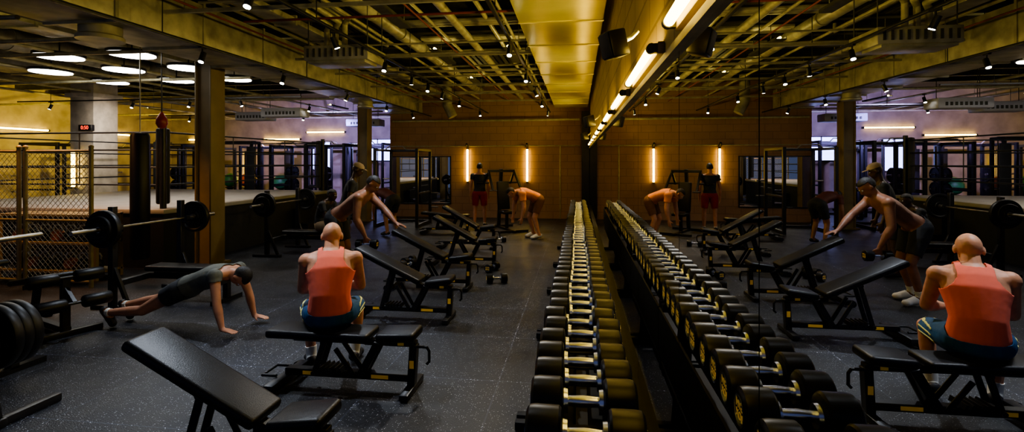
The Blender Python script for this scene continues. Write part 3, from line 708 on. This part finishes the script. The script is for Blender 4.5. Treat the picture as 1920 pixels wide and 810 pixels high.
# ------------------------------------------------------------ people
def person(label,J,loc,rotz,skin,garments,hf=(0,1,0),hu=(0,0,1),voxel=.010,hair=None,hands=None,eyes=True,cap=None,sc=1.,bw=1.):
    J={k:V(v) for k,v in J.items()}
    root=thing('person',label,'person',loc,rotz); root.scale=(sc,)*3
    hf=V(hf).normalized(); hu=V(hu); hu=(hu-hf*hu.dot(hf)).normalized(); hs=hf.cross(hu).normalized()
    b=B()
    sS=(J['shR']-J['shL']).normalized(); sH=(J['hipR']-J['hipL']).normalized()
    p,w,c,n,h=J['pelvis'],J['waist'],J['chest'],J['neck'],J['head']
    def sec(ct,tan,k,a,bb):
        sd=(sH.lerp(sS,k)); tan=tan.normalized(); sd=(sd-tan*sd.dot(tan)).normalized(); return (ct,sd,sd.cross(tan),a*(1+(bw-1)*k*1.2),bb)
    t1=w-p;t2=c-w;t3=n-c
    b.loft([sec(p-t1.normalized()*.09,t1,0,.10,.07),sec(p-t1.normalized()*.05,t1,0,.155,.105),sec(p+t1*.25,t1,.1,.160,.112),sec(w,t1+t2,.4,.135,.096),
            sec(w+t2*.5,t2,.6,.145,.104),sec(c,t2+t3,.85,.164,.112),sec(c+t3*.45,t3,1,.162,.10),sec(c+t3*.85,t3,1,.12,.078),sec(n+t3.normalized()*.02,t3,1,.065,.06)])
    b.cap(n-t3.normalized()*.02,h-hu*.04-hf*.01,.058*bw,.056)
    bones=[('hips',p-t1.normalized()*.06,p+t1*.4,.14),('belly',p+t1*.4,c-t2*.4,.135),('chest',c-t2*.4,c+t3*.75,.14),('neck',n,h-hu*.07,.05),('head',h-hu*.05,h+hu*.05,.085)]
    bside=[0]*5
    for s in 'RL':
        sg=1 if s=='R' else -1
        sh,el,wr,hip,kn,an,to=[J[q+s] for q in ('sh','el','wr','hip','kn','an','to')]
        b.cap(n+t3.normalized()*.005,sh,.045*bw,.046*bw); b.sph(sh,.058*bw); b.cap(c+t3*.4+sS*sg*.08,sh,.072*bw,.052*bw)
        b.cap(sh,el,.052*bw,.040*bw); b.sph(sh.lerp(el,.45),.048*bw); b.cap(el,el.lerp(wr,.3),.040*bw,.042*bw); b.cap(el.lerp(wr,.3),wr,.042*bw,.026)
        b.cap(hip,kn,.092,.057); b.cap(p.lerp(hip,.9),hip.lerp(kn,.3),.1,.088)
        b.sph(kn,.057); b.cap(kn,kn.lerp(an,.35),.052,.054); b.cap(kn.lerp(an,.35),an,.054,.036)
        fd=(to-an); f2=fd.normalized()
        sd=(kn-an).normalized(); heel=an-(sd*.035)-f2*.03
        b.cap(an,heel,.036,.034); b.cap(heel,to-f2*.03,.033,.027); b.cap(an,to-f2*.04,.034,.026); b.sph(to-f2*.02,(.042,.042,.024) if abs(f2.z)<.5 else .03)
        hd,hn,curl,thumb=(hands or {}).get(s,((wr-el).normalized(),None,.35,None))
        hd=V(hd).normalized()
        if hn is None: hn=(-sS*sg)
        hn=V(hn); hn=(hn-hd*hn.dot(hd)).normalized(); l=hd.cross(hn).normalized()
        if thumb is None: thumb=hf if abs(hf.dot(l))>.2 else V((0,1,0))
        T=1 if l.dot(V(thumb))>=0 else -1
        rm=Matrix((l,hd,hn)).transposed()
        b.sph(wr+hd*.05,(.040,.055,.017),rot=rm); b.cap(wr,wr+hd*.03,.026,.024)
        b.cap(wr+hd*.05+l*.022,wr+hd*.085+l*.03,.015,.012); b.cap(wr+hd*.05-l*.022,wr+hd*.085-l*.03,.015,.012)
        for i,L in enumerate((.072,.082,.077,.060)):
            o=(1.5-i)*.0205*T
            q=wr+hd*.088+l*o; ang=curl*.4+.06*i*curl; dd=hd
            for k,fr in enumerate((.45,.32,.23)):
                dd=(hd*math.cos(ang)+hn*math.sin(ang)+l*((1.5-i)*.06*T)).normalized(); q2=q+dd*L*fr
                b.cap(q,q2,.0098-.0008*k,.009-.0008*k,seg=8); q=q2; ang+=curl*.9
        q=wr+hd*.028+l*T*.03; dd=(hd*.65+l*T*.7+hn*.25).normalized(); q2=q+dd*.042; b.cap(q,q2,.0135,.011,seg=8)
        dd=(hd*.9+l*T*.25+hn*.3).normalized(); b.cap(q2,q2+dd*.03,.011,.009,seg=8)
        bones+=[('uarm',sh,el,.05),('farm',el,wr,.036),('hand',wr+hd*.01,wr+hd*.16,.035),('thigh',hip,kn,.08),('shin',kn,an,.047),('foot',heel,to,.038)]
        bside+=[sg]*6
    rm=Matrix((hs,hf,hu)).transposed()
    b.sph(h+hu*.02-hf*.012,(.076,.097,.094),rot=rm,seg=24); b.sph(h+hf*.018-hu*.045,(.060,.070,.072),rot=rm,seg=20)
    b.sph(h+hf*.05-hu*.085,(.030,.032,.024),rot=rm); b.sph(h+hf*.092-hu*.02,(.012,.020,.026),rot=rm); b.sph(h+hf*.098-hu*.034,(.017,.014,.011),rot=rm)
    b.sph(h+hf*.072+hu*.028,(.052,.018,.012),rot=rm); b.sph(h+hf*.078-hu*.062,(.025,.013,.007),rot=rm); b.sph(h+hf*.076-hu*.073,(.022,.012,.007),rot=rm)
    for s in (-1,1): b.sph(h+hs*s*.081-hf*.008-hu*.008,(.011,.021,.033),rot=rm)
    tmp=b.done('tmpbody',skin)
    md=tmp.modifiers.new('r','REMESH'); md.mode='VOXEL'; md.voxel_size=voxel; md.use_smooth_shade=True
    sm=tmp.modifiers.new('s','SMOOTH'); sm.factor=.5; sm.iterations=5 if voxel>.008 else 6
    bpy.context.view_layer.update()
    me=bpy.data.meshes.new_from_object(tmp.evaluated_get(bpy.context.evaluated_depsgraph_get()))
    bpy.data.objects.remove(tmp); me.name='body'
    me.materials.clear(); me.materials.append(M[skin])
    me.polygons.foreach_set('use_smooth',[True]*len(me.polygons))
    body=bpy.data.objects.new('body',me); C.objects.link(body); body.parent=root
    N=len(me.vertices); co=np.empty(N*3); me.vertices.foreach_get('co',co); co=co.reshape(-1,3)
    no=np.empty(N*3); me.vertices.foreach_get('normal',no); no=no.reshape(-1,3)
    best=np.full(N,1e9); bi=np.zeros(N,int); bt=np.zeros(N)
    for i,(nm,a,q,r_) in enumerate(bones):
        a=np.array(a);q=np.array(q);d=q-a;L2=(d**2).sum()
        t=((co-a)@d)/L2; tcp=np.clip(t,0,1); dist=np.linalg.norm(co-(a+tcp[:,None]*d),axis=1)-r_
        m_=dist<best; best[m_]=dist[m_]; bi[m_]=i; bt[m_]=t[m_]
    names=np.array([x[0] for x in bones])[bi]; side=np.array(bside)[bi]
    polys=[tuple(pp.vertices) for pp in me.polygons]
    PV=np.array([list(pp)[:3]+[pp[-1]] for pp in polys])
    def garment(nm,mt,spec,infl,extra=None,lab=None,sd=0):
        if nm in ('shoe','sock','side_stripe') and sd==0:
            garment(nm,mt,spec,infl,extra,lab,1); garment(nm,mt,spec,infl,extra,lab,-1); return
        keep=np.zeros(N,bool)
        for bn,(a,q) in spec.items(): keep|=(names==bn)&(bt>=a)&(bt<=q)
        if sd: keep&=(side==sd)
        if extra is not None: keep&=extra(co,names,bt)
        fk=keep[PV].all(axis=1); idx=np.nonzero(fk)[0]
        if len(idx)==0: return
        used=np.unique(PV[idx]); mp=-np.ones(N,int); mp[used]=np.arange(len(used))
        vs=co[used]+no[used]*infl
        g=bpy.data.meshes.new(nm); g.from_pydata(vs.tolist(),[],[[int(mp[v]) for v in polys[i]] for i in idx]); g.materials.append(M[mt])
        g.polygons.foreach_set('use_smooth',[True]*len(g.polygons))
        o=bpy.data.objects.new(nm,g); C.objects.link(o); o.parent=root
        so=o.modifiers.new('s','SMOOTH'); so.iterations=4; so.factor=.5
        th=o.modifiers.new('t','SOLIDIFY'); th.thickness=.005; th.offset=0
        if lab:o['label']=lab
    for gs in garments: garment(*gs)
    if hair:
        H=np.array(h);U=np.array(hu);F=np.array(hf)
        garment('hair',hair,{'head':(-9,9),'neck':(.9,9)},.005,lambda P,nn,tt:(((P-H)@U>.055)|(((P-H)@F<-.015)&((P-H)@U>-.04)))&(np.abs((P-H)@np.array(hs))<.082))
    if cap:
        B().loft([(h+hu*.045-hf*.01,hs,hf,.088,.108),(h+hu*.09-hf*.01,hs,hf,.082,.10),(h+hu*.125-hf*.012,hs,hf,.05,.062),(h+hu*.133-hf*.012,hs,hf,.01,.012)]).loft([(h+hu*.048+hf*.10,hs,hf,.065,.07),(h+hu*.058+hf*.10,hs,hf,.063,.068)]).done('cap',cap,root)
    if eyes:
        for s in (-1,1): B().sph(h+hf*.079+hu*.008+hs*s*.031,.0105,seg=12).sph(h+hf*.0875+hu*.008+hs*s*.031,.0048,seg=10,mi=1).done('eye',['eye','hair'],root)
    return root
TEE={'hips':(.2,9),'belly':(-9,9),'chest':(-9,1.12),'uarm':(-9,.55)}
SHORTS={'hips':(-9,.9),'thigh':(-9,.78)}
SHOES={'foot':(-9,9)}; SOCK={'shin':(.78,9)}
Jsit=dict(pelvis=(0,0,.575),waist=(0,-.02,.73),chest=(0,.05,.90),neck=(.0,.15,1.045),head=(.0,.225,1.165),
 shR=(.19,.12,.985),shL=(-.19,.12,.985),elR=(.232,.24,.73),elL=(-.232,.24,.73),wrR=(.10,.44,.69),wrL=(-.09,.45,.68),
 hipR=(.10,.03,.565),hipL=(-.10,.03,.565),knR=(.21,.44,.52),knL=(-.21,.44,.52),anR=(.18,.40,.10),anL=(-.18,.40,.10),toR=(.21,.58,.035),toL=(-.21,.58,.035))
def tank(P,nn,tt):
    z=P[:,2]; ax=np.abs(P[:,0]); y=P[:,1]
    wd=np.interp(z,[.0,.85,.88,.91,.95,.99,1.03,1.06],[.30,.30,.225,.175,.13,.105,.095,.092])
    back=(ax<wd)
    strap=(ax>.06)&(ax<.10)&(z>1.0)
    return (back&(z<1.065))|strap
def stripes(P,nn,tt):
    ang=(P[:,2]-.545)/.085
    k=np.abs(P[:,0])>.15
    return k&(((ang>-.55)&(ang<-.36))|((ang>-.12)&(ang<.07))|((ang>.31)&(ang<.50)))&(tt>.25)
person('bald man in coral tank top seated on a bench, back turned',Jsit,(-2.34,3.76,0),R(24),'skinA',[
 ('tank_top','coral',{'hips':(.35,9),'belly':(-9,9),'chest':(-9,9),'uarm':(-9,.0),'neck':(-9,.2)},.010,tank),
 ('shorts','blue',{'hips':(-9,.75),'thigh':(-9,.86)},.013),
 ('side_stripe','stripe',{'thigh':(.2,.84),'hips':(-9,.5)},.0175,stripes),
 ('sock','sock',SOCK,.005),('shoe','shoe',SHOES,.012)],hf=(0.0,.85,-.5),hu=(0,.5,.85),voxel=.006,bw=1.12,
 hands={'R':((-.6,.75,-.2),(-.3,-.3,-1),.8,(0,0,1)),'L':((.6,.75,-.25),(.3,-.3,-1),.8,(0,0,1))})
Jp=dict(pelvis=(0,.12,.43),waist=(0,.27,.50),chest=(0,.46,.57),neck=(0,.63,.61),head=(0,.76,.57),
 shR=(.19,.60,.61),shL=(-.19,.60,.61),elR=(.235,.66,.34),elL=(-.235,.68,.34),wrR=(.235,.72,.075),wrL=(-.235,.75,.075),
 hipR=(.10,.09,.41),hipL=(-.10,.09,.41),knR=(.13,-.30,.20),knL=(-.12,-.33,.26),anR=(.13,-.71,.16),anL=(-.12,-.75,.17),toR=(.13,-.65,.03),toL=(-.12,-.69,.03))
person('man in grey shirt holding a push-up pose on the rubber floor',Jp,(-4.70,4.87,0),-R(90),'skinB',[
 ('t_shirt','grey',{'hips':(.3,9),'belly':(-9,9),'chest':(-9,1.1),'uarm':(-9,.25)},.010),('shorts','dgrey',{'hips':(-9,.9),'thigh':(-9,.32)},.014),('sock','sock',{'shin':(.92,9)},.005),('shoe','shoe',SHOES,.010)],
 hf=(0,-.15,-1),hu=(0,1,-.15),voxel=.008,hair='hair',bw=1.06,hands={'R':((.05,1,-.12),(0,-.1,-1),.12,(-1,0,0)),'L':((-.05,1,-.12),(0,-.1,-1),.12,(1,0,0))})
Jl=dict(pelvis=(0,-.12,.93),waist=(0,.02,1.03),chest=(0,.19,1.15),neck=(0,.33,1.27),head=(0,.43,1.39),
 shR=(.20,.30,1.21),shL=(-.20,.30,1.21),elR=(.27,.31,.93),elL=(-.16,.53,1.02),wrR=(.24,.42,.70),wrL=(-.04,.74,.845),
 hipR=(.10,-.12,.90),hipL=(-.10,-.12,.90),knR=(.14,.03,.50),knL=(-.13,-.02,.50),anR=(.14,-.08,.10),anL=(-.14,-.16,.10),toR=(.16,.10,.035),toL=(-.16,.02,.035))
person('shirtless man in black shorts leaning over a bench, white shoes',Jl,(-3.78,6.90,0),-R(90),'skinC',[
 ('shorts','blackcloth',SHORTS,.016),('sock','sock',SOCK,.006),('shoe','shoew',SHOES,.012)],
 hf=(0,.75,-.66),hu=(0,.66,.75),hair='hair',bw=1.2,sc=1.06,hands={'R':((0,.15,-1),(-1,0,0),1.3,(0,1,0)),'L':((0,1,-.25),(0,-.2,-1),.3,(1,0,0))})
n=dup(db,(-3.31,6.645,.635),0,.95,'round black rubber dumbbell held by the leaning man'); n['group']='dumbbells held'
def stand(arm=.0,lean=0.):
    return dict(pelvis=(0,0,.94),waist=(0,.01+lean*.3,1.08),chest=(0,0+lean*.8,1.28),neck=(0,-.01+lean*1.2,1.47),head=(0,.02+lean*1.5,1.65),
 shR=(.19,-.01+lean*1.1,1.41),shL=(-.19,-.01+lean*1.1,1.41),elR=(.235+arm,-.03+lean,1.12),elL=(-.235-arm,-.03+lean,1.12),wrR=(.245+arm,.04+lean,.87),wrL=(-.245-arm,.04+lean,.87),
 hipR=(.10,0,.90),hipL=(-.10,0,.90),knR=(.13,.02,.50),knL=(-.13,.02,.50),anR=(.14,-.02,.09),anL=(-.14,-.02,.09),toR=(.17,.15,.035),toL=(-.17,.15,.035))
person('man in black shirt and pale cap standing by the press benches',stand(.02,.15),(-4.55,8.45,0),-R(70),'skinD',[
 ('t_shirt','blackcloth',TEE,.012),('shorts','blackcloth',SHORTS,.016),('shoe','shoe',SHOES,.012)],hf=(0,.9,-.4),cap='beige',voxel=.011)
Js2=dict(Jsit); Js2.update(wrR=(.2,.42,.66),wrL=(-.2,.42,.66))
person('man in navy shirt and beige shorts sitting on a press bench',Js2,(-5.35,9.15,-.02),-R(95),'skinD',[
 ('t_shirt','blackcloth',TEE,.012),('shorts','beige',SHORTS,.016),('shoe','shoe',SHOES,.012)],hf=(0,1,-.2),hair='hair',voxel=.011)
person('man in charcoal shirt and crimson shorts standing, back turned',stand(.01,.0),(-3.04,13.4,0),R(10),'skinB',[
 ('t_shirt','dgrey',{'hips':(.2,9),'belly':(-9,9),'chest':(-9,1.12),'uarm':(-9,.4)},.012),('shorts','maroon',SHORTS,.018),('sock','sock',{'shin':(.9,9)},.005),('shoe','shoe',SHOES,.012)],hair='hair',voxel=.010)
Jb=dict(pelvis=(0,-.10,.88),waist=(0,.04,.96),chest=(0,.23,1.02),neck=(0,.40,1.06),head=(0,.55,1.04),
 shR=(.19,.36,1.01),shL=(-.19,.36,1.01),elR=(.25,.38,.73),elL=(-.25,.34,.73),wrR=(.22,.42,.49),wrL=(-.22,.38,.49),
 hipR=(.10,-.10,.86),hipL=(-.10,-.10,.86),knR=(.14,.06,.48),knL=(-.13,.04,.48),anR=(.14,-.06,.10),anL=(-.14,-.06,.10),toR=(.16,.12,.035),toL=(-.16,.12,.035))
person('man in orange shirt and brown shorts bending forward with arms hanging',Jb,(-1.38,11.6,0),R(118),'skinA',[
 ('t_shirt','orange',TEE,.014),('shorts','brownc',SHORTS,.016),('shoe','shoew',SHOES,.012)],hf=(0,.6,-.8),hu=(0,.8,.6),hair='hair',voxel=.011,bw=1.25,sc=1.04)
person('person in rust coloured shirt bending over by the end wall',Jb,(-4.9,11.6,0),R(60),'skinC',[
 ('t_shirt','dred',TEE,.012),('shorts','blackcloth',SHORTS,.016),('shoe','shoe',SHOES,.012)],hf=(0,.6,-.8),hu=(0,.8,.6),hair='hair',voxel=.012)

# ------------------------------------------------------------ world + camera
lamp('SPOT',(-8.4,6.1,3.0),220,(1,.46,.16),.05,120,.6,(-8.6,7.0,.3))  # orange spot added without a fixture to warm the cage equipment
wd=bpy.data.worlds.new('World'); S.world=wd; wd.use_nodes=True
wd.node_tree.nodes['Background'].inputs[0].default_value=(.27,.35,.66,1); wd.node_tree.nodes['Background'].inputs[1].default_value=.25
cam=bpy.data.cameras.new('Camera'); co_=bpy.data.objects.new('Camera',cam); C.objects.link(co_)
co_.location=(-.36,0,1.8); co_.rotation_euler=(R(90),0,math.atan(123/926)); cam.sensor_width=36; cam.lens=926*36/1920; cam.shift_y=-102/1920
cam.clip_start=.02; S.camera=co_
S.view_settings.view_transform='AgX'; S.view_settings.look='AgX - Medium High Contrast'
